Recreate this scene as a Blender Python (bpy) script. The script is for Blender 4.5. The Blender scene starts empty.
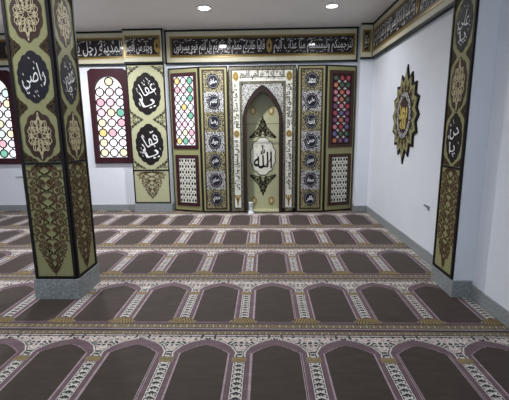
import bpy, math, random
import numpy as np
from mathutils import Vector, Matrix
R = random.Random(7)
scene = bpy.context.scene
COL = scene.collection
PI = math.pi

# ------------------------------------------------------------ camera
FPX, PITCH, YAW, ROLL = 371.28, .1872, -.0301, -.0107
cp, sp, cy_, sy_ = math.cos(PITCH), math.sin(PITCH), math.cos(YAW), math.sin(YAW)
fw = Vector((sy_*cp, cy_*cp, -sp)); rt = Vector((cy_, -sy_, 0)); up = rt.cross(fw)
cr, sr = math.cos(ROLL), math.sin(ROLL)
r2 = rt*cr + up*sr; u2 = -rt*sr + up*cr
cd = bpy.data.cameras.new('camera'); cam = bpy.data.objects.new('camera', cd); COL.objects.link(cam)
cam.matrix_world = Matrix(((r2.x, u2.x, -fw.x, 0), (r2.y, u2.y, -fw.y, 0), (r2.z, u2.z, -fw.z, 1.6), (0, 0, 0, 1)))
cd.sensor_fit = 'HORIZONTAL'; cd.sensor_width = 36; cd.lens = FPX/509*36; cd.clip_start = .05
scene.camera = cam

# ------------------------------------------------------------ light and exposure
w = bpy.data.worlds.new('world'); scene.world = w; w.use_nodes = True
bgn = w.node_tree.nodes['Background']; bgn.inputs[0].default_value = (.76, .88, 1.0, 1); bgn.inputs[1].default_value = .98
scene.view_settings.view_transform = 'Standard'; scene.view_settings.look = 'None'
scene.view_settings.gamma = 1; scene.view_settings.use_curve_mapping = False
scene.view_settings.exposure = 0.10
ZC = 3.437
LAMPS = [(-.918, 6.06, 78, 'bright round recessed downlight in the ceiling before the niche'),
         (1.02, 6.09, 15, 'dimmer round recessed downlight in the ceiling nearest the right wall'),
         (-3.1, 6.06, 62, 'round recessed downlight in the ceiling hidden behind the free-standing pillar')]
for (x, y, e) in [(a[0], a[1], a[2]) for a in LAMPS] + [(-.92, 2.6, 18), (-3.1, 2.6, 40)]:
    ld = bpy.data.lights.new('downlight_lamp', 'AREA'); ld.shape = 'DISK'; ld.size = .15; ld.energy = e
    ld.color = (.98, .98, 1.0); ld.spread = math.radians(160)
    lo = bpy.data.objects.new('downlight_lamp', ld); COL.objects.link(lo); lo.location = (x, y, ZC-.035)

# ------------------------------------------------------------ dimensions
D = 7.373; XR = 1.975; XL = -6.6; YF = -2.6
YM = 7.12            # front plane of the niche joinery
MX = -.047           # centre of the niche

# ------------------------------------------------------------ materials
def nodes(m):
    m.use_nodes = True; nt = m.node_tree; return nt, nt.nodes['Principled BSDF']
def mat(name, col, rough=.6, var=0.0, scale=8, bump=0.0, coat=0.0, metal=0.0, spec=.5, emit=None, es=0):
    m = bpy.data.materials.new(name); nt, b = nodes(m)
    b.inputs['Base Color'].default_value = (*col, 1); b.inputs['Roughness'].default_value = rough
    b.inputs['Metallic'].default_value = metal; b.inputs['Specular IOR Level'].default_value = spec
    b.inputs['Coat Weight'].default_value = coat; b.inputs['Coat Roughness'].default_value = .06
    if emit: b.inputs['Emission Color'].default_value = (*emit, 1); b.inputs['Emission Strength'].default_value = es
    if var or bump:
        tc = nt.nodes.new('ShaderNodeTexCoord'); n = nt.nodes.new('ShaderNodeTexNoise')
        n.inputs['Scale'].default_value = scale; n.inputs['Detail'].default_value = 6
        nt.links.new(tc.outputs['Object'], n.inputs['Vector'])
        if var:
            rp = nt.nodes.new('ShaderNodeValToRGB')
            rp.color_ramp.elements[0].position = .3; rp.color_ramp.elements[1].position = .7
            rp.color_ramp.elements[0].color = (*[c*(1-var) for c in col], 1)
            rp.color_ramp.elements[1].color = (*[min(1, c*(1+var)) for c in col], 1)
            nt.links.new(n.outputs['Fac'], rp.inputs['Fac']); nt.links.new(rp.outputs['Color'], b.inputs['Base Color'])
        if bump:
            bp = nt.nodes.new('ShaderNodeBump'); bp.inputs['Strength'].default_value = bump
            nt.links.new(n.outputs['Fac'], bp.inputs['Height']); nt.links.new(bp.outputs['Normal'], b.inputs['Normal'])
    return m
def filigree(name, c0, c1, scale=70, rough=.45, lo=.02, hi=.10):
    """fine curling line work: distorted voronoi edges, light on dark or the reverse"""
    m = bpy.data.materials.new(name); nt, b = nodes(m); b.inputs['Roughness'].default_value = rough
    tc = nt.nodes.new('ShaderNodeTexCoord'); v = nt.nodes.new('ShaderNodeTexVoronoi'); v.feature = 'DISTANCE_TO_EDGE'
    v.inputs['Scale'].default_value = scale
    nt.links.new(tc.outputs['Object'], v.inputs['Vector'])
    rp = nt.nodes.new('ShaderNodeValToRGB'); rp.color_ramp.elements[0].position = lo*2; rp.color_ramp.elements[1].position = hi*2
    rp.color_ramp.elements[0].color = (*c0, 1); rp.color_ramp.elements[1].color = (*c1, 1)
    nt.links.new(v.outputs['Distance'], rp.inputs['Fac']); nt.links.new(rp.outputs['Color'], b.inputs['Base Color'])
    return m
M = dict(
    wall=mat('white_wall_paint', (.74, .77, .83), .55, .02, 3),
    ceil=mat('ceiling_paint', (.93, .91, .90), .75, .02, 2),
    floor=mat('grey_screed', (.25, .24, .23), .8, .1, 5),
    stone=mat('grey_granite', (.25, .27, .275), .35, .45, 70),
    olive=mat('olive_board', (.27, .265, .125), .5, .05, 30, coat=.15, spec=.3),
    olive_l=mat('pale_olive_board', (.42, .42, .26), .45, .05, 30),
    dark=mat('black_brown_trim', (.012, .009, .010), .5, .1, 20, spec=.2),
    green_black=mat('black_green_trim', (.014, .020, .018), .5, .1, 20, spec=.2),
    brown=mat('brown_veneer', (.050, .028, .020), .5, .12, 30, spec=.2),
    vine=mat('brown_cut_wood', (.105, .066, .034), .6, .1, 60, spec=.2),
    tan=mat('pale_gold_tracery', (.55, .47, .29), .45, .08, 60),
    cream=mat('cream_board', (.62, .585, .43), .5, .04, 12),
    white=mat('white_lettering', (.80, .80, .80), .5, .02, 30),
    band=mat('black_glossy_band', (.012, .007, .009), .35, .2, 30, coat=.7, spec=.1),
    gold=mat('gold_paint', (.33, .23, .06), .35, .15, 80, metal=.25),
    brass=mat('bright_gold_leaf', (.62, .50, .14), .4),
    rimwood=mat('dark_walnut', (.028, .016, .013), .5, .1, 30, spec=.2),
    maroon=mat('maroon_wood', (.042, .011, .016), .5, .15, 40, spec=.2),
    ink=mat('black_lettering', (.012, .012, .012), .6, spec=.2),
    night=mat('blue_black_disc', (.016, .014, .022), .5, .1, 30, spec=.2),
    pend=mat('dark_olive_ornament', (.050, .044, .024), .6, .1, 50, spec=.2),
    ivory=mat('ivory_panel', (.66, .65, .57), .5, .03, 20),
    lamp=mat('lamp_diffuser', (.9, .9, .9), .5, emit=(1, .98, .95), es=14),
    lamp2=mat('weak_lamp_diffuser', (.9, .9, .9), .5, emit=(1, .96, .9), es=2.2),
    rim=mat('white_metal_rim', (.75, .75, .75), .3, metal=.2),
    steel=mat('grey_metal', (.30, .31, .33), .35, metal=.6),
    glass=mat('cloudy_grey_glass', (.62, .65, .72), .15, .1, 30, coat=.5),
    lace=filigree('cream_black_lace', (.025, .02, .015), (.50, .48, .30), 95, lo=.06, hi=.16),
    tile_w=filigree('white_filigree', (.012, .012, .012), (.80, .80, .80), 48, lo=.05, hi=.12),
    tile_g=filigree('gold_filigree', (.015, .012, .008), (.50, .45, .24), 48, lo=.05, hi=.12),
    spand=filigree('grey_white_filigree', (.10, .10, .10), (.72, .71, .68), 50, lo=.04, hi=.10),
)
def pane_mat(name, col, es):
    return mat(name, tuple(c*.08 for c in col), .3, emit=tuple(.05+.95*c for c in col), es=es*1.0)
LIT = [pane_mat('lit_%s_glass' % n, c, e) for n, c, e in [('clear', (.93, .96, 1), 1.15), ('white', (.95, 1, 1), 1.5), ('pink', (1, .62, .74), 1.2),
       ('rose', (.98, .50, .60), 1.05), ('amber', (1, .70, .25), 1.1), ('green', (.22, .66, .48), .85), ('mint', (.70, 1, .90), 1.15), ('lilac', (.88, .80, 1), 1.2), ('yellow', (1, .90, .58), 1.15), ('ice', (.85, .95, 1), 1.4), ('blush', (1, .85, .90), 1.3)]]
DIM = [mat('dark_%s_glass' % n, c, .25, coat=.6) for n, c in [('red', (.34, .03, .05)), ('green', (.02, .10, .05)), ('blue', (.10, .12, .30)), ('orange', (.50, .15, .06)), ('plum', (.18, .05, .14)), ('pink', (.55, .20, .25))]]

# ------------------------------------------------------------ mesh helpers
class Face:
    """a drawing plane: origin, u, v, outward normal"""
    def __init__(s, o, u, v, n): s.o, s.u, s.v, s.n = Vector(o), Vector(u), Vector(v), Vector(n)
    def p(s, a, b, c=0): return s.o + s.u*a + s.v*b + s.n*c
class MB:
    def __init__(s): s.V = []; s.F = []; s.I = []; s.mats = []
    def mi(s, m):
        if m not in s.mats: s.mats.append(m)
        return s.mats.index(m)
    def add(s, vs, fs, m):
        b = len(s.V); s.V += [tuple(v) for v in vs]; i = s.mi(m)
        for f in fs: s.F.append([b+k for k in f]); s.I.append(i)
    def box(s, x0, y0, z0, x1, y1, z1, m):
        vs = [(x, y, z) for z in (z0, z1) for y in (y0, y1) for x in (x0, x1)]
        s.add(vs, [(0, 2, 3, 1), (4, 5, 7, 6), (0, 1, 5, 4), (2, 6, 7, 3), (0, 4, 6, 2), (1, 3, 7, 5)], m); return s
    def slab(s, F, u0, v0, u1, v1, w0, w1, m):
        return s.prism(F, [(u0, v0), (u1, v0), (u1, v1), (u0, v1)], w0, w1, m)
    def prism(s, F, pts, w0, w1, m):
        n = len(pts); vs = [F.p(a, b, w0) for a, b in pts] + [F.p(a, b, w1) for a, b in pts]
        fs = [tuple(range(n, 2*n)), tuple(reversed(range(n)))] + [(i, (i+1) % n, n+(i+1) % n, n+i) for i in range(n)]
        s.add(vs, fs, m); return s
    def ring(s, F, outer, inner, w0, w1, m):
        n = len(outer)
        vs = [F.p(a, b, w1) for a, b in outer] + [F.p(a, b, w1) for a, b in inner] + [F.p(a, b, w0) for a, b in outer] + [F.p(a, b, w0) for a, b in inner]
        fs = []
        for i in range(n):
            j = (i+1) % n
            fs += [(i, j, n+j, n+i), (2*n+i, 2*n+j, j, i), (n+i, n+j, 3*n+j, 3*n+i), (2*n+i, 3*n+i, 3*n+j, 2*n+j)]
        s.add(vs, fs, m); return s
    def frame(s, F, u0, v0, u1, v1, t, w0, w1, m):
        return s.ring(F, [(u0, v0), (u1, v0), (u1, v1), (u0, v1)], [(u0+t, v0+t), (u1-t, v0+t), (u1-t, v1-t), (u0+t, v1-t)], w0, w1, m)
    def ribbon(s, F, pts, wd, w0, m, closed=False, h=.003, taper=False):
        n = len(pts)
        if n < 2: return s
        L, Rr = [], []
        for i, (a, b) in enumerate(pts):
            if closed: p0 = pts[i-1]; p1 = pts[(i+1) % n]
            else: p0 = pts[max(0, i-1)]; p1 = pts[min(n-1, i+1)]
            dx, dy = p1[0]-p0[0], p1[1]-p0[1]; l = math.hypot(dx, dy) or 1
            k = wd/2*(1-.7*i/(n-1) if taper else 1)
            L.append((a-dy/l*k, b+dx/l*k)); Rr.append((a+dy/l*k, b-dx/l*k))
        vs = [F.p(a, b, w0+h) for a, b in L] + [F.p(a, b, w0+h) for a, b in Rr]
        vs += [F.p(a, b, w0) for a, b in L] + [F.p(a, b, w0) for a, b in Rr]
        fs = []
        for i in range(n if closed else n-1):
            j = (i+1) % n
            fs += [(n+i, n+j, j, i), (2*n+i, i, j, 2*n+j), (3*n+i, 3*n+j, n+j, n+i)]
        s.add(vs, fs, m); return s
    def blob(s, F, cx, cy, a, b, w0, w1, m, n=14, rot=0):
        c, q = math.cos(rot), math.sin(rot)
        return s.prism(F, [(cx+a*math.cos(t)*c-b*math.sin(t)*q, cy+a*math.cos(t)*q+b*math.sin(t)*c) for t in [2*PI*i/n for i in range(n)]], w0, w1, m)
    def lathe(s, cx, cy, prof, m, n=32):
        vs = []; fs = []
        for r, z in prof:
            vs += [(cx+r*math.cos(2*PI*i/n), cy+r*math.sin(2*PI*i/n), z) for i in range(n)]
        for k in range(len(prof)-1):
            for i in range(n):
                j = (i+1) % n; fs.append((k*n+i, k*n+j, (k+1)*n+j, (k+1)*n+i))
        fs.append(tuple(reversed(range(n)))); fs.append(tuple(range((len(prof)-1)*n, len(prof)*n)))
        s.add(vs, fs, m); return s
    def build(s, name, parent=None, label=None, org=None):
        o0 = Vector(org) if org else (ORG[parent.name] if parent else Vector((0, 0, 0)))
        me = bpy.data.meshes.new(name); me.from_pydata([tuple(Vector(v)-o0) for v in s.V], [], s.F)
        for m in s.mats: me.materials.append(m)
        me.polygons.foreach_set('material_index', s.I); me.update()
        o = bpy.data.objects.new(name, me); COL.objects.link(o)
        if parent: o.parent = parent
        else: o.location = o0
        ORG[o.name] = o0
        if label: o['label'] = label
        return o
ORG = {}
def thing(name, label, cat, loc, group=None):
    o = bpy.data.objects.new(name, None); COL.objects.link(o); o.location = loc
    o['label'] = label; o['category'] = cat; ORG[o.name] = Vector(loc)
    if group: o['group'] = group
    return o
def tag(o, label, cat, group=None):
    o['label'] = label; o['category'] = cat
    if group: o['group'] = group
    return o
def struct(o): o['kind'] = 'structure'; return o

# ------------------------------------------------------------ arabic lettering
FORMS = {}
_c = 0xFE80
for ch, n in [('ء', 1), ('آ', 2), ('أ', 2), ('ؤ', 2), ('إ', 2), ('ئ', 4), ('ا', 2), ('ب', 4), ('ة', 2), ('ت', 4), ('ث', 4), ('ج', 4), ('ح', 4), ('خ', 4), ('د', 2), ('ذ', 2), ('ر', 2), ('ز', 2), ('س', 4), ('ش', 4), ('ص', 4), ('ض', 4), ('ط', 4), ('ظ', 4), ('ع', 4), ('غ', 4), ('ف', 4), ('ق', 4), ('ك', 4), ('ل', 4), ('م', 4), ('ن', 4), ('ه', 4), ('و', 2), ('ى', 2), ('ي', 4)]:
    FORMS[ch] = [chr(_c+i) for i in range(n)]; _c += n
def shape_ar(t):
    out = []; i = 0; prev_join = False
    while i < len(t):
        ch = t[i]
        if ch not in FORMS: out.append(ch); prev_join = False; i += 1; continue
        if ch == 'ل' and i+1 < len(t) and t[i+1] in 'اأإآ':
            base = {'آ': 0xFEF5, 'أ': 0xFEF7, 'إ': 0xFEF9, 'ا': 0xFEFB}[t[i+1]]
            out.append(chr(base+(1 if prev_join else 0))); prev_join = False; i += 2; continue
        f = FORMS[ch]; nxt = i+1 < len(t) and t[i+1] in FORMS and t[i+1] != 'ء' and len(f) == 4
        if len(f) == 1: g = f[0]
        elif prev_join and nxt: g = f[3]
        elif prev_join: g = f[1]
        elif nxt: g = f[2]
        else: g = f[0]
        out.append(g); prev_join = nxt; i += 1
    return ''.join(reversed(out))
_tc = {}
def text_mesh(t, bold):
    k = (t, bold)
    if k not in _tc:
        c = bpy.data.curves.new('lettering', 'FONT'); c.body = shape_ar(t); c.resolution_u = 3; c.offset = bold
        o = bpy.data.objects.new('lettering', c); COL.objects.link(o); bpy.context.view_layer.update()
        me = bpy.data.meshes.new_from_object(o.evaluated_get(bpy.context.evaluated_depsgraph_get()))
        vs = [(v.co.x, v.co.y) for v in me.vertices]; fs = [tuple(p.vertices) for p in me.polygons]
        bpy.data.objects.remove(o); bpy.data.curves.remove(c); bpy.data.meshes.remove(me)
        x0 = min(v[0] for v in vs); x1 = max(v[0] for v in vs); y0 = min(v[1] for v in vs); y1 = max(v[1] for v in vs)
        _tc[k] = ([((a-x0)/(x1-x0)-.5, (b-y0)/(y1-y0)-.5) for a, b in vs], fs)
    return _tc[k]
def lettering(mb, F, t, cx, cy, wd, ht, w0, m, rot=0, bold=.02, warp=None):
    vs, fs = text_mesh(t, bold); c, q = math.cos(rot), math.sin(rot); P = []
    for a, b in vs:
        a *= wd; b *= ht
        if warp: a, b = warp(a, b)
        P.append(F.p(cx+a*c-b*q, cy+a*q+b*c, w0))
    mb.add(P, fs, m)
def marks(mb, F, cx, cy, wd, ht, w0, m, n, size, rng):
    """vowel strokes and dots that fill a thuluth line"""
    for _ in range(n):
        x = cx+rng.uniform(-.5, .5)*wd; y = cy+rng.choice([-.46, -.38, .34, .42, .47])*ht+rng.uniform(-.03, .03)*ht; k = rng.random()
        if k < .6: mb.ribbon(F, [(x-size, y-size*.35), (x+size, y+size*.45)], size*.42, w0-.002, m)
        elif k < .8: mb.ribbon(F, [(x-size, y+size*.4), (x-size*.3, y-size*.4), (x+size*.2, y+size*.3), (x+size*.8, y-size*.2)], size*.35, w0-.002, m)
        else: mb.blob(F, x, y, size*.4, size*.4, w0-.002, w0+.001, m, 6)

# ------------------------------------------------------------ ornament generators
def scallop(cx, cy, a, b, n=16, amp=.06, spike=.10, N=128):
    P = []
    for i in range(N):
        t = 2*PI*i/N; k = 1-amp+amp*abs(math.sin(n*t/2))*1.0
        d = min(abs(t-PI/2), abs(t-3*PI/2)); k += spike*max(0, 1-d/.28)**1.4
        P.append((cx+a*k*math.cos(t), cy+b*k*math.sin(t)))
    return P
def spiral(cx, cy, r, turns, d, a0, n=22):
    return [(cx+r*(1-.82*i/n)*math.cos(a0+d*2*PI*turns*i/n), cy+r*(1-.82*i/n)*math.sin(a0+d*2*PI*turns*i/n)) for i in range(n+1)]
def tracery_oval(mb, F, cx, cy, a, b, wd, w0, m):
    """interlaced lobed loops filling an oval, with finials above and below"""
    for k, (r0, r1, lob, ph) in enumerate([(.60, .30, 5, 0), (.60, .30, 5, PI), (.36, .20, 4, 0), (.72, .12, 12, 0), (.36, .20, 4, PI/1)]):
        P = []
        for i in range(120):
            t = 2*PI*i/120; r = r0+r1*math.cos(lob*(t-PI/2)+ph)
            P.append((cx+a*r*math.cos(t), cy+b*r*math.sin(t)))
        mb.ribbon(F, P, wd, w0+.0004*k, m, closed=True)
    for s in (-1, 1):
        for q in (-1, 1):
            for (u, v, r) in [(.46, .36, .17), (.62, .08, .13), (.22, .68, .14)]:
                pts = spiral(0, 0, 1, 1.2, 1, PI)
                mb.ribbon(F, [(cx+q*(u*a+x*r*a), cy+s*(v*b+y*r*b)) for x, y in pts], wd*.9, w0+.002, m)
                mb.blob(F, cx+q*u*a, cy+s*v*b, r*a*.36, r*b*.36, w0, w0+.004, m, 8)
        for (dv, aa, bb) in [(.90, .10, .12), (1.05, .055, .13)]:
            mb.blob(F, cx, cy+s*dv*b, aa*a, bb*b, w0, w0+.004, m, 10)
def vine_strip(mb, F, uc, v0, v1, hw, per, wd, w0, m, tb=.28, tt=.05):
    """mirror-symmetrical scrolling vines running up a tall panel and coming to a point at the foot"""
    H = v1-v0
    def env(v):
        e = 1.0
        if v < v0+tb: e = min(e, .06+.94*max(0, (v-v0)/tb)**.75)
        if v > v1-tt: e = min(e, .4+.6*max(0, (v1-v)/tt)**.5)
        return e
    def put(P, q): return [(uc+q*u*env(v), v) for u, v in P]
    N = int(H/per*18)
    for q in (-1, 1):
        for amp, f, ph in [(.93, 1, 0), (.55, 1, PI/2), (.34, 2, 0)]:
            P = [(hw*amp*abs(math.sin(PI*f*(v0+H*i/N-v1)/per+ph))**.8+.0, v0+H*i/N) for i in range(N+1)]
            mb.ribbon(F, put(P, q), wd, w0, m)
        k = 0; v = v1-per*.5
        while v > v0+per*.25:
            r = min(hw*.34, per*.34)
            for (u, dv, d, rr) in [(.62*hw, 0, 1, r), (.27*hw, per*.48, -1, r*.75), (.80*hw, per*.46, 1, r*.55)]:
                P = put(spiral(u, v+dv, rr, 1.3, d*(1 if k % 2 else -1), PI/2*d), q); mb.ribbon(F, P, wd*.9, w0+.001, m)
                c = put([(u, v+dv)], q)[0]; mb.blob(F, c[0], c[1], rr*.34*env(v), rr*.34, w0, w0+.004, m, 7)
            for (u, dv, an) in [(.95*hw, per*.20, .6), (.45*hw, per*.24, -.7), (.12*hw, -per*.10, .3), (.95*hw, -per*.22, -.6)]:
                c = put([(u, v+dv)], q)[0]; mb.blob(F, c[0], c[1], r*.42*env(v), r*.16, w0, w0+.004, m, 6, q*an)
            v -= per; k += 1
    mb.blob(F, uc, v0-.004, wd*.7, wd*2.2, w0, w0+.004, m, 8)
def corner_scroll(mb, F, u, v, su, sv, a, b, wd, w0, m, fill=None):
    """curling spray that grows from a panel edge"""
    if fill:
        P = [(0, 0), (0, 1), (.12, .78), (.22, .74), (.3, .58), (.5, .52), (.62, .34), (.82, .25), (1, .05), (.9, -.04), (.7, .0), (.5, -.03), (.3, .02)]
        mb.prism(F, [(u+su*x*a, v+sv*y*b) for x, y in (P if su*sv > 0 else P[::-1])], w0, w0+.002, fill); w0 += .002
    for (x, y, r, d) in [(.25, .25, .22, 1), (.58, .18, .16, -1), (.14, .60, .14, -1), (.36, .46, .12, 1), (.82, .08, .09, 1)]:
        P = spiral(x, y, r, 1.3, d, PI)
        mb.ribbon(F, [(u+su*p*a, v+sv*q*b) for p, q in P], wd, w0, m)
        mb.blob(F, u+su*x*a, v+sv*y*b, r*a*.3, r*b*.3, w0, w0+.003, m, 7)
    P = [(0.02, 1.0), (.06, .7), (.22, .5), (.45, .36), (.7, .22), (1.0, .0)]
    mb.ribbon(F, [(u+su*p*a, v+sv*q*b) for p, q in P], wd*1.1, w0, m)

# ------------------------------------------------------------ the room
struct(MB().box(XL-.1, YF-.1, -.12, XR+.1, D+.3, -.012, M['floor']).build('floor'))
struct(MB().box(XL-.1, YF-.1, ZC, XR+.1, D+.3, ZC+.12, M['ceil']).build('ceiling'))
WIN = [(-3.02, 'a'), (-5.27, 'b')]
wb = MB()   # back wall with openings behind the two windows
edges = [XL, -5.27-.30, -5.27+.30, -3.02-.30, -3.02+.30, XR]
for i in range(5):
    if i in (1, 3):
        wb.box(edges[i], D, -.012, edges[i+1], D+.2, 1.05, M['wall']); wb.box(edges[i], D, 2.68, edges[i+1], D+.2, ZC, M['wall'])
    else: wb.box(edges[i], D, -.012, edges[i+1], D+.2, ZC, M['wall'])
struct(wb.build('wall_back'))
struct(MB().box(XR, YF, -.012, XR+.1, D+.2, ZC, M['wall']).build('wall_right'))
struct(MB().box(XL-.1, YF, -.012, XL, D+.2, ZC, M['wall']).build('wall_left'))
struct(MB().box(XL, D-.018, 0, -2.615, D, .125, M['stone']).build('baseboard_back'))
struct(MB().box(XR-.018, 3.815, 0, XR, 7.12, .125, M['stone']).build('baseboard_right'))
struct(MB().box(XR-.018, YF, 0, XR, 3.385, .125, M['stone']).build('baseboard_right'))
struct(MB().box(XL, YF, 0, XL+.018, D-.02, .125, M['stone']).build('baseboard_left'))

# wall behind: the corner column at the right end of the back wall
t = thing('corner_column', 'narrow white column filling the corner beside the right-hand niche panel', 'column', (1.84, 7.25, 0))
MB().box(1.735, 7.135, 0, XR-.001, D-.001, 2.835, M['wall']).build('shaft', t)
MB().box(1.72, 7.117, 0, XR-.02, 7.134, .125, M['stone']).box(1.72, 7.134, 0, 1.734, D-.002, .125, M['stone']).build('plinth', t, 'grey granite plinth')

# ------------------------------------------------------------ windows
def stained(mb, F, u0, v0, u1, v1, cols, rows, mats, bgm, wood, w0, arch, rng, cross=None, offs=0):
    """panes: a staggered net of egg-shaped panes over clear ones, all in one leaded field"""
    du = (u1-u0)/cols; dv = (v1-v0)/rows; uc = (u0+u1)/2; half = (u1-u0)/2
    def inside(u, v, s=.0):
        if not arch: return u0-.001 < u < u1+.001 and v0-.001 < v < v1+.001
        vs = v1-half*1.0
        return abs(u-uc) < half-s if v < vs else ((u-uc)**2+((v-vs)/1.0)**2) < (half-s)**2
    if arch:
        vs = v1-half; P = [(u0, v0), (u1, v0)]+[(uc+half*math.cos(a), vs+half*math.sin(a)) for a in [PI*i/20 for i in range(21)]]
    else: P = [(u0, v0), (u1, v0), (u1, v1), (u0, v1)]
    mb.prism(F, P, w0-.004, w0, bgm)
    for r in range(rows):
        for c in range(-1, cols+1):
            cx = u0+(c+.5)*du; cyv = v0+(r+.5)*dv
            if not inside(cx, cyv, .03): continue
            a, b = du*.40, dv*.385
            O = [(cx+a*1.18*math.cos(t), cyv+b*1.18*math.sin(t)) for t in [PI*i/8+PI/8 for i in range(16)]]
            I = [(cx+a*.88*math.cos(t), cyv+b*.88*math.sin(t)) for t in [PI*i/8+PI/8 for i in range(16)]]
            mb.ring(F, O, I, w0, w0+.012, wood)
            mb.prism(F, I, w0, w0+.003, mats[rng.randrange(len(mats))])
            # short bars from pane to pane
            for (x0, y0, x1, y1) in [(cx+a*1.15, cyv, cx+du-a*1.15, cyv), (cx, cyv+b*1.15, cx, cyv+dv-b*1.15)]:
                if inside((x0+x1)/2, (y0+y1)/2, .01): mb.ribbon(F, [(x0, y0), (x1, y1)], .024, w0, wood, h=.012)
            if cross and inside(cx+du/2, cyv+dv/2, .01) and c < cols-1 and r < rows-1:
                X, Y = cx+du/2, cyv+dv/2
                mb.ribbon(F, [(X-du*.26, Y), (X+du*.26, Y)], .016, w0+.001, cross); mb.ribbon(F, [(X, Y-dv*.22), (X, Y+dv*.22)], .016, w0+.001, cross)
FB = Face((0, D, 0), (1, 0, 0), (0, 0, 1), (0, -1, 0))
for i, (cx, _) in enumerate(WIN):
    e = bpy.data.objects.new('window_%d' % (i+1), None); COL.objects.link(e); e.location = (cx, D, .966); e['kind'] = 'structure'; ORG[e.name] = Vector((cx, D, .966))
    h, z0, z1 = .375, .966, 2.775; g = .292; vs = 2.645-g
    arch_in = [(cx-g, 1.075), (cx+g, 1.075)]+[(cx+g*math.cos(a), vs+g*math.sin(a)) for a in [PI*k/20 for k in range(21)]]
    arch_out = [(cx-h, z0), (cx+h, z0)]+[(cx+(h if k < 10 else (0 if k == 10 else -h)), z1 if 5 < k < 15 else vs+(z1-vs)*min(1, (k if k < 10 else 20-k)/6)) for k in range(21)]
    arch_out = [(cx-h, z0), (cx+h, z0)]
    for k in range(21):
        a = PI*k/20; dx, dy = math.cos(a), math.sin(a); s_ = min(h/abs(dx) if abs(dx) > 1e-6 else 9, (z1-vs)/dy if dy > 1e-6 else 9)
        arch_out.append((cx+dx*s_, vs+dy*s_))
    MB().ring(FB, arch_out, arch_in, .001, .045, M['maroon']).ring(FB, arch_in, [(cx+(a-cx)*.97, 1.9+(b-1.9)*.985) for a, b in arch_in], -.05, .05, M['maroon']).build('window_frame', e)
    mb = MB(); stained(mb, FB, cx-g+.004, 1.08, cx+g-.004, 2.64, 3, 8, LIT[1:], LIT[0], M['maroon'], -.03, True, random.Random(11+i))
    mb.build('stained_glass', e)

# ------------------------------------------------------------ calligraphy friezes
def frieze(F, u0, u1, segs, label, ends=(.05, .05), rng=random.Random(3), meds=()):
    """cream board with black edges; a black glossy band in gold rules carries white script"""
    o = F.p((u0+u1)/2, 2.835); t = thing('calligraphy_frieze', label, 'frieze', tuple(o), 'friezes round the top of the walls')
    b = MB(); b.slab(F, u0, 2.86, u1, 3.407, .001, .04, M['cream']); b.build('board', t)
    MB().slab(F, u0, 2.83, u1, 2.862, .001, .055, M['green_black']).build('lower_rail', t); MB().slab(F, u0, 3.405, u1, 3.436, .001, .055, M['green_black']).build('upper_rail', t)
    if ends[0]: MB().slab(F, u0, 2.86, u0+.025, 3.407, .03, .045, M['dark']).build('end_rail', t)
    if ends[1]: MB().slab(F, u1-.025, 2.86, u1, 3.407, .03, .045, M['dark']).build('end_rail', t)
    a, c = u0+ends[0]+.02, u1-ends[1]-.02
    b = MB(); b.frame(F, a, 2.945, c, 3.325, .022, .040, .050, M['gold']); b.slab(F, a+.02, 2.965, c-.02, 3.305, .0405, .044, M['band'])
    b.frame(F, a+.032, 2.98, c-.032, 3.29, .007, .044, .046, M['gold'])
    bd = b.build('script_band', t)
    for (txt, x0, x1) in segs:
        b = MB(); cx, wd = (x0+x1)/2, x1-x0
        lettering(b, F, txt, cx, 3.135, wd, .28, .0465, M['white'], bold=.0)
        marks(b, F, cx, 3.135, wd, .25, .0475, M['white'], int(wd*55), .016, rng)
        b.build('calligraphy', bd)
    for x in meds:
        b = MB(); b.prism(F, scallop(x, 3.135, .055, .12, 10, .1, .1, 48), .044, .050, M['gold']); b.blob(F, x, 3.135, .018, .04, .05, .053, M['brown'])
        b.build('rosette', bd)
    return t
frieze(FB, XL+.01, -2.612, [('اتبعوا المرسلين', -6.3, -5.05), ('قال يا قوم', -4.75, -3.97), ('المدينة رجل يسعى', -3.88, -2.68)], 'long calligraphy frieze over the stained windows', (.05, .012), meds=(-4.87,))
frieze(FB, -1.872, 1.722, [('قالوا طائركم معكم أئن ذكرتم بل أنتم قوم مسرفون', -1.70, .0), ('لنرجمنكم وليمسنكم منا عذاب أليم', .17, 1.62)], 'long calligraphy frieze above the prayer niche', (.07, .03), meds=(.085,))
FP = Face((0, 7.235, 0), (1, 0, 0), (0, 0, 1), (0, -1, 0))
frieze(FP, -2.61, -1.874, [('وجاء من أقصا', -2.565, -2.08)], 'short calligraphy frieze with gold rosette at the top of the wall pilaster', (.0, .03), meds=(-1.985,))
FC = Face((0, 7.135, 0), (1, 0, 0), (0, 0, 1), (0, -1, 0))
frieze(FC, 1.724, 1.918, [('لم تنتهوا', 1.79, 1.86)], 'tiny calligraphy frieze wrapping the corner column', (.0, .0))
FR = Face((XR, 0, 0), (0, -1, 0), (0, 0, 1), (-1, 0, 0))
frieze(FR, -7.13, -3.83, [('وما علينا إلا البلاغ المبين قالوا إنا تطيرنا بكم لئن', -7.0, -5.2), ('قالوا ربنا يعلم إنا إليكم لمرسلون', -5.02, -3.95)], 'calligraphy frieze running along the right wall', (.06, .03), meds=(-5.11,))

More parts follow.
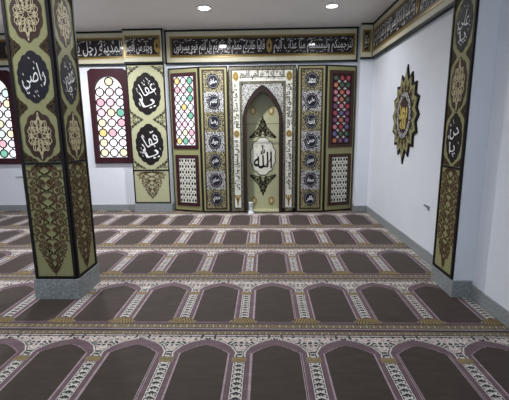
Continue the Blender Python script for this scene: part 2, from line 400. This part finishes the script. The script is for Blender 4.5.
# ------------------------------------------------------------ decorated panels on pillars
def cal_medallion(F, cx, cy, a, b, words, parent, rng, w0, disc=None, flip=1):
    m = MB(); m.prism(F, scallop(cx, cy, a, b, 16, .05, .09), w0, w0+.003, disc or M['night']); o = m.build('medallion', parent)
    m = MB()
    for (t, x, y, wd, ht, r) in words:
        lettering(m, F, t, cx+x*a, cy+y*b, wd*a*1.2, ht*b*1.15, w0+.0045, M['white'], rot=r, bold=-.004)
    for _ in range(16):
        an = rng.uniform(0, 2*PI); rr = rng.uniform(.55, .78); x, y = cx+a*rr*math.cos(an), cy+b*rr*math.sin(an); s = a*.06
        m.ribbon(F, [(x-s*.6, y+s), (x, y-s*.2), (x+s*.6, y-s*1.1)], s*.45, w0+.003, M['white'])
    m.build('calligraphy', parent)
def tall_panel(F, u0, u1, v0, vd, v1, kinds, parent, rng, name='panel', frame=.026, side=False, disc=None, lowvine=True):
    """olive board edged in black, medallions above the divider, vines below"""
    b = MB(); b.slab(F, u0+.01, v0+.01, u1-.01, v1-.01, .001, .012, M['olive'])
    pn = b.build(name, parent)
    b = MB(); b.frame(F, u0, v0, u1, v1, frame, .001, .022, M['dark']); b.slab(F, u0+frame, vd-.012, u1-frame, vd+.012, .010, .020, M['dark']); b.build('edging', pn)
    uc = (u0+u1)/2; hw = (u1-u0)/2-frame
    for (k, cy, b_, words) in kinds:
        if k == 'word': cal_medallion(F, uc, cy, hw*.82, b_, words, pn, rng, .012, disc)
        else:
            m = MB(); m.prism(F, scallop(uc, cy, hw*.82, b_, 10, .07, .06), .012, .0145, M['brown']); m.build('medallion', pn)
            m = MB(); tracery_oval(m, F, uc, cy, hw*.70, b_*.84, .0056, .0145, M['tan']); m.build('tracery', pn)
    return pn, uc, hw
ridi = [('راضي', 0, -.05, 1.25, .98, .18)]
ghafur = [('غفور', 0, .06, 1.1, .8, .35), ('يا', -.1, -.35, .6, .5, 0)]
def sprays(F, uc, hw, mids, foot, pn):
    for s in (-1, 1):
        for cyv in mids:
            m = MB()
            for q in (-1, 1): corner_scroll(m, F, uc+s*(hw-.004), cyv, -s, q, hw*.50, .100, .004, .012, M['vine'], M['dark'])
            m.build('side_spray', pn)
        m = MB(); corner_scroll(m, F, uc+s*(hw-.004), foot, -s, 1, hw*.75, .10, .004, .012, M['vine'], M['dark']); m.build('corner_spray', pn)
def pillar_face(F, u0, u1, v0, words, rng, name):
    kinds = [('lace', 1.565, .212, None), ('word', 2.07, .212, words), ('lace', 2.575, .212, None), ('word', 3.08, .212, words)]
    pn, uc, hw = tall_panel(F, u0, u1, v0, 1.318, 3.43, kinds, pillar, rng, name)
    sprays(F, uc, hw, (1.8175, 2.3225, 2.8275), 1.335, pn)
    m = MB(); vine_strip(m, F, uc, v0+.065, 1.295, hw*.93, .150, .0115, .012, M['vine'], tb=.30); m.build('vine_ornament', pn)
rng = random.Random(5)
PX0, PX1, PY0, PY1 = -2.217, -1.817, 3.33, 3.73
pillar = thing('pillar', 'free-standing square pillar faced with olive ornamental panels', 'pillar', ((PX0+PX1)/2, (PY0+PY1)/2, 0))
MB().box(PX0+.006, PY0+.006, 0, PX1-.006, PY1-.006, ZC-.001, M['wall']).build('shaft', pillar)
b = MB(); a = .022
b.box(PX0-a, PY0-a, 0, PX1+a, PY1+a, .205, M['stone']); o = b.build('plinth', pillar, 'grey granite plinth')
bv = o.modifiers.new('bevel', 'BEVEL'); bv.width = .004; bv.segments = 2
FF = Face((0, PY0+.006, 0), (1, 0, 0), (0, 0, 1), (0, -1, 0)); FS = Face((PX1-.006, 0, 0), (0, 1, 0), (0, 0, 1), (1, 0, 0))
pillar_face(FF, PX0, PX1, .208, ridi, rng, 'front_panel')
pillar_face(FS, PY0, PY1, .208, ghafur, rng, 'side_panel')

# right wall pilaster
rp = thing('wall_pilaster', 'white pilaster on the right wall with a tall olive ornamental panel', 'pilaster', (1.88, 3.6, 0))
MB().box(1.795, 3.395, 0, XR-.001, 3.815, ZC-.001, M['wall']).build('shaft', rp)
o = MB().box(1.775, 3.375, 0, XR-.019, 3.828, .165, M['stone']).build('plinth', rp, 'grey granite plinth')
FQ = Face((1.795, 0, 0), (0, -1, 0), (0, 0, 1), (-1, 0, 0))
kinds = [('word', 1.50, .225, [('حي', 0, .1, .9, .7, -.25), ('يا', -.1, -.4, .6, .5, .2)]), ('lace', 1.985, .235, None), ('word', 2.50, .225, [('علي', 0, .12, 1.0, .8, -.3), ('يا', 0, -.4, .6, .5, .2)]), ('lace', 3.0, .225, None)]
pn, uc, hw = tall_panel(FQ, -3.81, -3.405, .17, 1.225, 3.43, kinds, rp, rng, disc=M['dark'])
sprays(FQ, uc, hw, (1.745, 2.245, 2.75), 1.243, pn)
m = MB(); vine_strip(m, FQ, uc, .235, 1.20, hw*.93, .150, .0115, .012, M['vine'], tb=.30); m.build('vine_ornament', pn)

# pilaster between the windows and the niche
wp = thing('wall_pilaster', 'broad pilaster between the stained window and the prayer niche', 'pilaster', (-2.24, 7.3, 0))
MB().box(-2.61, 7.235, 0, -1.874, D-.001, 2.83, M['wall']).build('shaft', wp)
MB().box(-2.625, 7.215, 0, -1.865, D-.001, .165, M['stone']).build('plinth', wp, 'grey granite plinth')
FW = Face((0, 7.235, 0), (1, 0, 0), (0, 0, 1), (0, -1, 0))
b = MB(); b.slab(FW, -2.595, .19, -1.89, 2.82, .001, .012, M['olive_l']); pn = b.build('panel', wp)
b = MB(); b.frame(FW, -2.605, .18, -1.88, 2.828, .022, .001, .022, M['dark']); b.slab(FW, -2.59, .825, -1.90, .852, .01, .020, M['dark']); b.build('edging', pn)
cal_medallion(FW, -2.243, 2.285, .275, .375, [('غفار', -.02, .16, 1.15, .75, .45), ('يا', .05, -.42, .8, .55, .35)], pn, rng, .012, M['dark'])
cal_medallion(FW, -2.243, 1.335, .275, .385, [('قهار', -.05, .12, 1.15, .75, .45), ('يا', .1, -.42, .85, .55, .35)], pn, rng, .012, M['dark'])
for s in (-1, 1):
    for (z, q, a) in ((2.79, -1, .22), (.87, 1, .24), (1.81, 1, .24), (1.81, -1, .24)):
        m = MB(); corner_scroll(m, FW, -2.243+s*.335, z, -s, q, a, .20, .012, .012, M['pend']); m.build('corner_scroll', pn)
m = MB(); vine_strip(m, FW, -2.243, .29, .80, .285, .17, .012, .012, M['vine'], tb=.46, tt=.02); m.build('vine_ornament', pn)

# ------------------------------------------------------------ the prayer niche
mi = thing('prayer_niche', 'tall mihrab screen of five ornamental panels with a pointed niche', 'mihrab', (MX, 7.25, 0))
HT = 2.755
FM = Face((0, YM+.03, 0), (1, 0, 0), (0, 0, 1), (0, -1, 0))
names_r = ['محمد', 'علي', 'فاطمة', 'حسن', 'حسين', 'سجاد', 'باقر']; names_l = ['صادق', 'كاظم', 'رضا', 'جواد', 'هادي', 'عسكري', 'مهدي']
def medal_panel(u0, u1, names, first_gold):
    b = MB(); b.slab(FM, u0, 0.004, u1, HT, 0, .018, M['dark']); b.slab(FM, u0+.022, .035, u1-.022, HT-.03, .018, .026, M['olive'])
    b.frame(FM, u0+.055, .065, u1-.055, HT-.06, .028, .026, .034, M['brown']); pn = b.build('medallion_panel', mi)
    a0, a1, z0, z1 = u0+.083, u1-.083, .093, HT-.088; n = 7; dz = (z1-z0)/n
    for i in range(n):
        b = MB(); zt = z1-i*dz
        b.slab(FM, a0, zt-dz, a1, zt, .026, .030, M['tile_g' if (i % 2 == 0) == first_gold else 'tile_w']); b.build('filigree_tile', pn)
        b = MB(); cx, cz = (a0+a1)/2, zt-dz/2
        b.prism(FM, scallop(cx, cz, .122, .142, 12, .12, 0, 72), .030, .036, M['night'])
        lettering(b, FM, names[i], cx, cz, .13, .11, .0375, M['white'], bold=.015); b.ring(FM, scallop(cx, cz, .098, .115, 12, .0, 0, 36), scallop(cx, cz, .090, .107, 12, .0, 0, 36), .036, .0375, M['steel'])
        b.build('name_medallion', pn)
medal_panel(-1.222, -.690, names_l, True); medal_panel(.600, 1.125, names_r, True)
def wing(p0, p1, lit, rng):
    """angled outer panel: stained window above, cut-out grille below; p0 is its left foot"""
    u = (Vector((*p1, 0))-Vector((*p0, 0))); L = u.length; u.normalize(); n = Vector((u.y, -u.x, 0))
    F = Face((*p0, 0), u, (0, 0, 1), n)
    b = MB(); b.slab(F, 0, .004, L, HT, -.02, .012, M['dark']); b.slab(F, .025, .035, L-.025, HT-.03, .012, .020, M['olive']); pn = b.build('wing_panel', mi)
    w0, w1 = .060, L-.050
    b = MB(); b.frame(F, w0, 1.25, w1, 2.66, .06, .020, .036, M['maroon'] if lit else M['brown'])
    b.slab(F, w0+.05, 1.30, w1-.05, 2.61, .020, .022, M['maroon']); b.build('window_surround', pn)
    b = MB()
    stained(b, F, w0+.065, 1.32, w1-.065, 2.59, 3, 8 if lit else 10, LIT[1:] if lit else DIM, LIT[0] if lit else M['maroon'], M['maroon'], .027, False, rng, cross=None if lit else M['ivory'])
    b.build('stained_glass', pn)
    b = MB(); b.frame(F, w0+.02, .12, w1-.01, 1.13, .06, .020, .034, M['maroon'] if lit else M['brown']); b.build('grille_surround', pn)
    b = MB(); g0, g1, y0, y1 = w0+.08, w1-.07, .175, 1.075; b.slab(F, g0, y0, g1, y1, .020, .026, M['ivory'])
    nc, nr = 3, 8; du, dv = (g1-g0)/nc, (y1-y0)/nr
    for i in range(nc):
        for j in range(nr):
            cx, cv = g0+(i+.5)*du, y0+(j+.5)*dv
            for q in (-1, 1): b.blob(F, cx+q*du*.22, cv, du*.15, dv*.27, .026, .029, M['ink'], 8)
            b.slab(F, cx-du*.12, cv+dv*.36, cx+du*.12, cv+dv*.46, .026, .029, M['ink'])
            if i < nc-1 and j < nr-1:
                X, Y = g0+(i+1)*du, y0+(j+1)*dv; b.prism(F, [(X-du*.16, Y), (X, Y-dv*.18), (X+du*.16, Y), (X, Y+dv*.18)], .026, .029, M['ink'])
    b.frame(F, g0, y0, g1, y1, .012, .026, .030, M['ink']); b.build('cutout_grille', pn)
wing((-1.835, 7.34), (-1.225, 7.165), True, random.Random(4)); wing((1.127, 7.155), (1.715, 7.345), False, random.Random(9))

# central leaf with its pointed opening
NR, ZS = .310, 1.80; APX = 2.30    # clear half width, springing height, apex
def ogive(r, apex, spring, bottom, n=14, cx=MX):
    P = [(cx-r, bottom), (cx+r, bottom)]
    for i in range(n+1):
        t = i/n; P.append((cx+r*(1-t**1.75)**.78 if t < 1 else cx, spring+(apex-spring)*t))
    for i in range(n-1, -1, -1):
        t = i/n; P.append((cx-r*(1-t**1.75)**.78, spring+(apex-spring)*t))
    return P
C0, C1 = -.688, .598
def ray_out(P, u0, v0, u1, v1, cx=MX, cz=1.4):
    Q = []
    for i, (a, b_) in enumerate(P):
        if i == 0: Q.append((u0, v0)); continue
        if i == 1: Q.append((u1, v0)); continue
        dx, dy = a-cx, b_-cz; s_ = 99
        if dx > 1e-9: s_ = min(s_, (u1-cx)/dx)
        if dx < -1e-9: s_ = min(s_, (u0-cx)/dx)
        if dy > 1e-9: s_ = min(s_, (v1-cz)/dy)
        Q.append((cx+dx*s_, cz+dy*s_))
    return Q
b = MB(); P = ogive(NR+.055, APX+.10, ZS, .004)
b.ring(FM, ray_out(P, C0, .004, C1, HT), P, -.03, .018, M['dark']); leaf = b.build('arch_leaf', mi)
def U_frame(b, u0, v0, u1, v1, t, w0, w1, m, foot=True):   # frame open at the foot unless asked
    b.slab(FM, u0, v0, u0+t, v1, w0, w1, m); b.slab(FM, u1-t, v0, u1, v1, w0, w1, m); b.slab(FM, u0+t, v1-t, u1-t, v1, w0, w1, m)
b = MB(); U_frame(b, C0+.028, .03, C1-.028, HT-.025, .05, .018, .028, M['lace'])
for s0, s1 in ((C0+.028, C0+.26), (C1-.26, C1-.028)): b.slab(FM, s0+.05, .03, s1-.0, .085, .018, .028, M['lace'])
U_frame(b, C0+.225, .085, C1-.225, 2.47, .038, .018, .028, M['lace']); b.build('lace_border', leaf)
b = MB(); U_frame(b, C0+.078, .085, C1-.078, HT-.075, .006, .018, .030, M['ink']); U_frame(b, C0+.09, .10, C1-.09, HT-.087, .125, .018, .024, M['ivory'])
b.slab(FM, C0+.215, 2.47, C1-.215, 2.56, .018, .024, M['ivory']); b.slab(FM, C0+.215, 2.47, C1-.215, 2.478, .024, .029, M['ink'])
for u in (C0+.215, C1-.225): b.slab(FM, u, .10, u+.010, 2.475, .018, .030, M['ink'])
b.build('script_border', leaf)
P = ogive(NR+.050, APX+.098, ZS, 1.72)
b = MB(); b.ring(FM, ray_out(P, C0+.263, 1.72, C1-.263, 2.432), P, .017, .022, M['spand']); b.frame(FM, C0+.255, 1.70, C1-.255, 2.44, .009, .020, .026, M['ink']); b.build('spandrel', leaf)
b = MB(); b.ring(FM, ogive(NR+.058, APX+.105, ZS, .004), ogive(NR, APX, ZS, .004), -.06, .040, M['rimwood']); b.ring(FM, ogive(NR+.066, APX+.115, ZS, .004), ogive(NR+.052, APX+.096, ZS, .004), .02, .043, M['ink']); b.build('arch_rim', leaf, 'dark brown pointed arch rim')
b = MB(); rg = random.Random(2)
lettering(b, FM, 'الله لا إله إلا هو الحي القيوم', MX, 2.59, .82, .165, .0255, M['ink'], bold=.03); marks(b, FM, MX, 2.58, .8, .15, .0275, M['ink'], 40, .012, rg); b.build('calligraphy', leaf)
for cx, ts in ((C0+.150, ('لا تأخذه سنة ولا نوم', 'له ما في السماوات وما في الأرض')), (C1-.150, ('من ذا الذي يشفع عنده', 'يعلم ما بين أيديهم وما خلفهم'))):
    for (z, h, tt) in ((2.03, .80, ts[0]), (.93, .95, ts[1])):
        b = MB(); lettering(b, FM, tt, cx, z, h, .115, .0255, M['ink'], rot=PI/2, bold=.05)
        for _ in range(60):
            y = z+rg.uniform(-.5, .5)*h; x = cx+rg.choice([-.045, .045, -.035, .035]); b.ribbon(FM, [(x-.008, y), (x+.008, y+.008)], .007, .0255, M['ink'])
        b.build('calligraphy', leaf)
for cx in (C0+.150, C1-.150):
    for (z, a, b_) in ((2.565, .055, .085), (1.525, .055, .065)):
        b = MB(); b.prism(FM, scallop(cx, z, a, b_, 8, .1, .12, 48), .024, .031, M['gold']); b.ribbon(FM, scallop(cx, z, a*.6, b_*.6, 8, .1, 0, 30), .006, .031, M['brown'], closed=True); b.build('gold_rosette', leaf)
    b = MB()
    for (x, z, a, b_, r) in [(0, .25, .018, .11, 0), (-.03, .29, .012, .08, .45), (.03, .29, .012, .08, -.45), (-.04, .34, .02, .012, 0), (.04, .34, .02, .012, 0), (0, .155, .008, .03, 0)]: b.blob(FM, cx+x, z, a, b_, .024, .030, M['gold'], 12, r)
    b.build('gold_palmette', leaf)
# the recess: half-round back wall
b = MB(); n = 20; yb = YM+.03; dep = .215
sec = [(MX-NR-.003, yb), (MX-NR-.003, yb+.14), (MX-NR+.07, yb+dep), (MX+NR-.07, yb+dep), (MX+NR+.003, yb+.14), (MX+NR+.003, yb)]
sec = [(MX-NR-.003, yb), (MX-NR-.003, yb+dep), (MX+NR+.003, yb+dep), (MX+NR+.003, yb)]
for i in range(len(sec)-1):
    (x0, y0), (x1, y1) = sec[i], sec[i+1]; b.add([(x0, y0, .004), (x1, y1, .004), (x1, y1, 2.42), (x0, y0, 2.42)], [(0, 1, 2, 3)], M['olive_l'] if i == 1 else M['brown'])
b.add([(MX-NR-.003, yb, 2.42), (MX+NR+.003, yb, 2.42), (MX+NR+.003, yb+dep, 2.42), (MX-NR-.003, yb+dep, 2.42)], [(0, 1, 2, 3)], M['brown'])
b.box(MX-NR, yb-.02, .004, MX+NR, yb+dep, .03, M['olive_l'])
back = b.build('niche_recess', mi)
FN = Face((0, yb+dep, 0), (1, 0, 0), (0, 0, 1), (0, -1, 0)); cm = MX
b = MB(); b.prism(FN, scallop(cm, 1.08, .262, .385, 12, .08, .06, 120), .001, .006, M['pend']); b.prism(FN, scallop(cm, 1.08, .247, .365, 12, .08, .06, 120), .006, .009, M['ivory'])
b.build('white_medallion', back)
b = MB()
vs, fs = None, None
c = bpy.data.curves.new('lettering', 'FONT'); c.body = '\uFDF2'; c.resolution_u = 6; c.offset = .012
o = bpy.data.objects.new('lettering', c); COL.objects.link(o); bpy.context.view_layer.update()
me = bpy.data.meshes.new_from_object(o.evaluated_get(bpy.context.evaluated_depsgraph_get())); vv = [tuple(v.co) for v in me.vertices]
x0 = min(v[0] for v in vv); x1 = max(v[0] for v in vv); y0 = min(v[1] for v in vv); y1 = max(v[1] for v in vv)
b.add([FN.p(cm+((v[0]-x0)/(x1-x0)-.5)*.36, 1.07+((v[1]-y0)/(y1-y0)-.5)*.46, .0105) for v in vv], [tuple(p.vertices) for p in me.polygons], M['ink'])
bpy.data.objects.remove(o)
b.ribbon(FN, [(cm-.13, .93), (cm-.06, .885), (cm+.05, .90), (cm+.14, 1.0), (cm+.17, 1.12), (cm+.155, 1.22)], .020, .0095, M['ink'], taper=True)
marks(b, FN, cm-.05, 1.2, .22, .2, .0105, M['ink'], 14, .014, rg); b.build('calligraphy', back)
def palmette(cz, s, tall, wide, name):
    b = MB()
    for q in (-1, 1):
        for (x, y, r, d) in [(.10, .85, .10, 1), (.16, .62, .13, -1), (.26, .40, .17, 1), (.14, .32, .12, -1), (.45, .20, .18, 1), (.20, .12, .12, -1), (.70, .10, .14, 1), (.88, .0, .09, -1), (.06, .52, .08, 1)]:
            b.ribbon(FN, [(cm+q*(x*wide+px*r*wide*1.2), cz+s*(y*tall+py*r*tall)) for px, py in spiral(0, 0, 1, 1.4, d, PI)], .018, .001, M['pend'])
            b.blob(FN, cm+q*x*wide, cz+s*y*tall, r*wide*.5, r*tall*.4, .001, .004, M['pend'], 8)
        b.ribbon(FN, [(cm, cz+s*tall*1.08), (cm+q*wide*.12, cz+s*tall*.82), (cm+q*wide*.3, cz+s*tall*.55), (cm+q*wide*.6, cz+s*tall*.3), (cm+q*wide, cz-s*tall*.05)], .018, .001, M['pend'])
    b.blob(FN, cm, cz+s*tall*1.02, .014, .05, .001, .004, M['pend'], 8)
    b.build(name, back)
palmette(1.455, 1, .35, .26, 'upper_palmette'); palmette(.70, -1, .36, .26, 'lower_palmette')
for (x, z) in ((-.185, 1.96), (.165, 1.96), (-.185, .19), (.165, .19)):
    b = MB(); b.ring(FN, scallop(cm+x, z, .062, .088, 8, .12, .1, 48), scallop(cm+x, z, .030, .045, 8, .0, 0, 48), .001, .008, M['gold']); b.prism(FN, scallop(cm+x, z, .026, .040, 8, 0, 0, 24), .001, .006, M['cream']); b.build('gold_rosette', back)

# small cloudy stand on the floor of the niche
b = MB(); b.lathe(MX-.235, 7.04, [(.062, .0), (.062, .02), (.045, .04), (.036, .06), (.034, .14), (.040, .17), (.046, .215), (.040, .225)], M['glass'], 20)
tag(b.build('glass_stand', org=(MX-.235, 7.04, 0)), 'small cloudy grey stand on the floor at the left foot of the niche', 'stand')

# ------------------------------------------------------------ star plaque on the right wall
sc_, sz = -5.40, 1.775
pl = thing('star_plaque', 'many-pointed star plaque hung on the right wall', 'wall plaque', (XR, 5.40, sz))
def star(a, b_, n, inner, ph=0): return [(sc_+a*(1 if i % 2 == 0 else inner)*math.sin(PI*i/n+ph), sz+b_*(1 if i % 2 == 0 else inner)*math.cos(PI*i/n+ph)) for i in range(2*n)]
def star2(k):
    P = []
    n = 16
    for i in range(2*n):
        t = PI*i/n; tip = i % 2 == 0
        r = 1.0 if tip else .83
        a, z = .50, .60
        if i in (0, 16): r = 1.14
        elif i in (2, 30, 14, 18): r = 1.02
        elif i in (8, 24): r = .98
        P.append((sc_+a*r*k*math.sin(t), sz+z*r*k*math.cos(t)))
    return P
b = MB(); b.prism(FR, star2(1.0), .001, .02, M['dark']); b.build('star_back', pl)
b = MB(); b.prism(FR, star2(.90), .02, .026, M['olive'])
for i in range(16):
    t = 2*PI*i/16; r = .68; P = [(sc_+.44*(r+dr)*math.sin(t+dt), sz+.56*(r+dr)*math.cos(t+dt)) for dr, dt in ((-.12, 0), (0, .13), (.17, 0), (0, -.13))]
    b.ribbon(FR, P, .022, .026, M['vine'], closed=True); b.blob(FR, sc_+.44*.68*math.sin(t), sz+.56*.68*math.cos(t), .02, .03, .026, .029, M['brown'], 8)
b.build('star_face', pl)
b = MB(); b.prism(FR, scallop(sc_, sz, .285, .345, 24, .06, 0, 144), .026, .031, M['dark']); b.prism(FR, scallop(sc_, sz, .265, .325, 24, .06, 0, 144), .031, .034, M['tile_w'])
b.prism(FR, scallop(sc_, sz, .19, .25, 12, .08, 0, 96), .034, .038, M['brown']); b.build('centre_disc', pl, 'white filigree disc with gold heart')
b = MB(); lettering(b, FR, 'محمد', sc_, sz+.05, .30, .22, .0395, M['brass'], bold=.04); lettering(b, FR, 'الله', sc_, sz-.11, .22, .16, .0395, M['brass'], bold=.04); b.build('calligraphy', pl)

# hooks, downlights
b = MB(); b.box(XR-.02, 4.43, .655, XR, 4.56, .672, M['steel']).box(XR-.02, 4.43, .62, XR, 4.443, .656, M['steel'])
tag(b.build('wall_bracket', org=(XR, 4.5, .65)), 'small grey metal bracket low on the right wall beside the pilaster', 'bracket')
b = MB(); b.box(-5.08, D-.012, .70, -4.90, D, .712, M['steel']).box(-4.912, D-.012, .42, -4.90, D, .70, M['steel'])
tag(b.build('wall_conduit', org=(-5.0, D, .5)), 'thin grey conduit low on the wall left of the pillar', 'conduit')
for (x, y, e, lb) in LAMPS:
    t = thing('ceiling_downlight', lb, 'ceiling light', (x, y, ZC), 'ceiling downlights')
    MB().lathe(x, y, [(.105, ZC-.001), (.105, ZC-.012), (.088, ZC-.018), (.086, ZC-.010)], M['rim'], 36).build('rim', t)
    MB().lathe(x, y, [(.085, ZC-.011), (.080, ZC-.021), (.05, ZC-.024)], M['lamp'] if e > 20 else M['lamp2'], 36).build('diffuser', t)

# ------------------------------------------------------------ prayer carpets
PER, X0, LEN, Y0 = .525, -.19, 1.084, 2.764
C = dict(field=(.045, .032, .026), purple=(.125, .080, .096), white=(.55, .53, .49), black=(.018, .018, .022), tan=(.15, .118, .07), gold=(.23, .17, .07), maroon=(.09, .035, .045), pale=(.33, .26, .28))
def carpet_colours(xw, v):
    """albedo of the woven pattern at wall-to-wall position xw and row position v (0 = near edge)"""
    s = (xw-X0)/PER; s = (s-np.round(s))*PER; a = np.abs(s); f = PER/2-a   # a: from stripe centre, f: from field centre
    c = np.empty(xw.shape+(3,)); c[:] = C['purple']
    def put(mask, k): c[mask] = C[k] if isinstance(k, str) else k
    def wobble(t): return .006*np.abs(np.sin(3*PI*t))
    H0, SP, AP = .178, .765, .868
    t = np.clip((v-SP)/(AP-SP), 0, 1); hw = np.where(v < SP, H0, (H0-.010)*(1-t)**.62*(1-.0*t)+wobble(t)*(1-t)); hw = np.where(v > AP, -1, hw)
    hw = np.where(v < .175, np.minimum(hw, H0-(.175-v)*1.0), hw); hw = np.where(v < .135, -1, hw)
    t2 = np.clip((v-.72)/(.948-.72), 0, 1); hp = np.where(v < .72, 1, (H0+.045)*(1-t2**2.6)**.72+.010*np.abs(np.sin(3.5*PI*t2**1.5))*(1-t2)); hp = np.where(v > .948, -1, hp)
    # white floral ground above the arches
    fl = (v > .72) & (f > hp) & (v < 1.005); put(fl, 'white')
    fx, fy = a*2*PI, v*2*PI
    q = np.sin(fx/.085+1.9*np.sin(fy/.11))*np.sin(fy/.060+1.7*np.cos(fx/.095))
    put(fl & (q > .24), 'black'); put(fl & (q < -.62), (.42, .28, .27)); put(fl & (np.abs(q+.30) < .06), 'tan')
    put((f-hp > .009) & (f-hp < .017) & (v > .72) & (v < .985), 'black'); put((np.abs(f-hp-.003) < .006) & (v > .72) & (v < .955), 'white')
    put((v > .985) & (v < .992), 'black')
    # centre stripe
    st = (a < .046) & (v > .20) & (v < .66); put(st, 'maroon'); st = (a < .041) & (v > .205) & (v < .655); put(st, 'white')
    st = (a < .034) & (v > .205) & (v < .655); put(st, 'black')
    p = np.mod(v-.205, .046)/.046; b_ = a/.034
    put(st & (p < .78-.5*b_) & (p > .42-.42*b_), 'white'); put(st & (np.hypot((b_-.62)/1.0, (p-.72)/.75) < .26), 'white'); put(st & (b_ < .12) & (p > .75), 'pale')
    put((a < .052) & (v > .665) & (v < .715), 'gold'); put((a < .045) & (v > .672) & (v < .708) & (np.sin(a*260)*np.sin(v*240) > .1), (.12, .12, .07))
    # thin pale line round the brown field
    put((f < hw+.009) & (hw > 0), 'pale'); put((f < hw+.002) & (hw > 0), 'field')
    put((a > .0875-.004) & (a < .0875+.0015) & (v > .18) & (v < SP), 'pale')
    # gold comb at the foot of each stripe
    cb = (v > .105) & (v < .195) & (a < .105-.35*np.clip(v-.15, 0, 1)*2); put(cb, 'gold'); put(cb & (np.mod(s+.35*(v-.15)*np.sign(s), .024) < .010), (.075, .05, .025))
    put((v > .10) & (v < .106), 'black')
    # tan borders either side of the seam
    for lo, hi in ((.022, .098), (1.012, 1.066)):
        bd = (v > lo) & (v < hi); put(bd, 'tan'); p = np.mod(xw, .055)/.055; vv = (v-lo)/(hi-lo)
        put(bd & (np.hypot((p-.5)/.30, (vv-.5)/.32) < 1), (.12, .085, .06)); put(bd & (np.hypot((p-.5)/.16, (vv-.5)/.16) < 1), 'gold'); put(bd & (p < .1) & (np.abs(vv-.5) < .2), 'white')
        put(bd & ((vv < .07) | (vv > .93)), 'black')
    put((v >= .014) & (v < .022), 'pale'); put((v < .014) | (v > 1.070), 'black')
    return c
cm_ = bpy.data.materials.new('woven_prayer_carpet'); nt, b = nodes(cm_)
at = nt.nodes.new('ShaderNodeAttribute'); at.attribute_name = 'weave'
tc = nt.nodes.new('ShaderNodeTexCoord'); nz = nt.nodes.new('ShaderNodeTexNoise'); nz.inputs['Scale'].default_value = 5; nz.inputs['Detail'].default_value = 8; nz.inputs['Roughness'].default_value = .7
mp = nt.nodes.new('ShaderNodeMapping'); mp.inputs['Scale'].default_value = (1, 3.5, 1)
nt.links.new(tc.outputs['Object'], mp.inputs['Vector']); nt.links.new(mp.outputs['Vector'], nz.inputs['Vector'])
mr = nt.nodes.new('ShaderNodeMapRange'); mr.inputs['From Min'].default_value = .3; mr.inputs['From Max'].default_value = .7; mr.inputs['To Min'].default_value = .74; mr.inputs['To Max'].default_value = 1.26
mx = nt.nodes.new('ShaderNodeVectorMath'); mx.operation = 'SCALE'
nt.links.new(nz.outputs['Fac'], mr.inputs['Value']); nt.links.new(at.outputs['Color'], mx.inputs[0]); nt.links.new(mr.outputs['Result'], mx.inputs['Scale'])
nt.links.new(mx.outputs['Vector'], b.inputs['Base Color']); b.inputs['Roughness'].default_value = .75; b.inputs['Specular IOR Level'].default_value = .25
b.inputs['Sheen Weight'].default_value = .12; b.inputs['Sheen Roughness'].default_value = .4; b.inputs['Sheen Tint'].default_value = (.9, .85, .85, 1)
def carpet_mesh(x0, x1, v1, res):
    nx = int((x1-x0)/res); ny = int(v1/res); xs = np.linspace(x0, x1, nx+1); ys = np.linspace(0, v1, ny+1)
    XX, YY = np.meshgrid(xs, ys); me = bpy.data.meshes.new('carpet_pile')
    nvt = (nx+1)*(ny+1); co = np.zeros((nvt+4, 3)); co[:nvt, 0] = XX.ravel(); co[:nvt, 1] = YY.ravel()
    co[nvt:] = [(x0, 0, -.010), (x1, 0, -.010), (x1, v1, -.010), (x0, v1, -.010)]
    I, J = np.meshgrid(np.arange(nx), np.arange(ny)); v00 = (J*(nx+1)+I).ravel()
    quads = np.stack([v00, v00+1, v00+nx+2, v00+nx+1], 1)
    c00, c10, c11, c01 = 0, nx, nvt-1, nvt-1-nx
    side = np.array([(nvt, nvt+1, c10, c00), (nvt+1, nvt+2, c11, c10), (nvt+2, nvt+3, c01, c11), (nvt+3, nvt, c00, c01), (nvt+3, nvt+2, nvt+1, nvt)])
    fc = np.concatenate([quads, side]).astype(np.int32); nf = len(fc)
    me.vertices.add(nvt+4); me.vertices.foreach_set('co', co.ravel()); me.loops.add(nf*4); me.loops.foreach_set('vertex_index', fc.ravel())
    me.polygons.add(nf); me.polygons.foreach_set('loop_start', np.arange(nf, dtype=np.int32)*4); me.update(calc_edges=True)
    cx = co[quads].mean(1); cc = carpet_colours(cx[:, 0], cx[:, 1]); allc = np.ones((nf, 4, 4)); allc[:, :, :3] = C['tan']; allc[:nf-5, :, :3] = cc[:, None, :]
    ca = me.color_attributes.new('weave', 'FLOAT_COLOR', 'CORNER'); ca.data.foreach_set('color', allc.ravel()); me.materials.append(cm_); return me
full = carpet_mesh(XL+.02, XR-.02, LEN-.002, .0058); last = carpet_mesh(XL+.02, XR-.02, D-.02-(Y0+4*LEN), .007)
where = {-2: 'prayer carpet row nearest the photographer, under the camera', -1: 'brown prayer carpet row across the foreground', 0: 'prayer carpet row the free-standing pillar stands on', 1: 'prayer carpet row just behind the free-standing pillar',
         2: 'prayer carpet row in mid floor, third from the niche', 3: 'prayer carpet row second from the niche, with brown arches', 4: 'narrow strip of prayer carpet at the foot of the niche'}
for k in range(-2, 5):
    o = bpy.data.objects.new('prayer_carpet', last if k == 4 else full); COL.objects.link(o); o.location = (0, Y0+k*LEN+.001, 0)
    tag(o, where[k], 'carpet', 'prayer carpet rows')
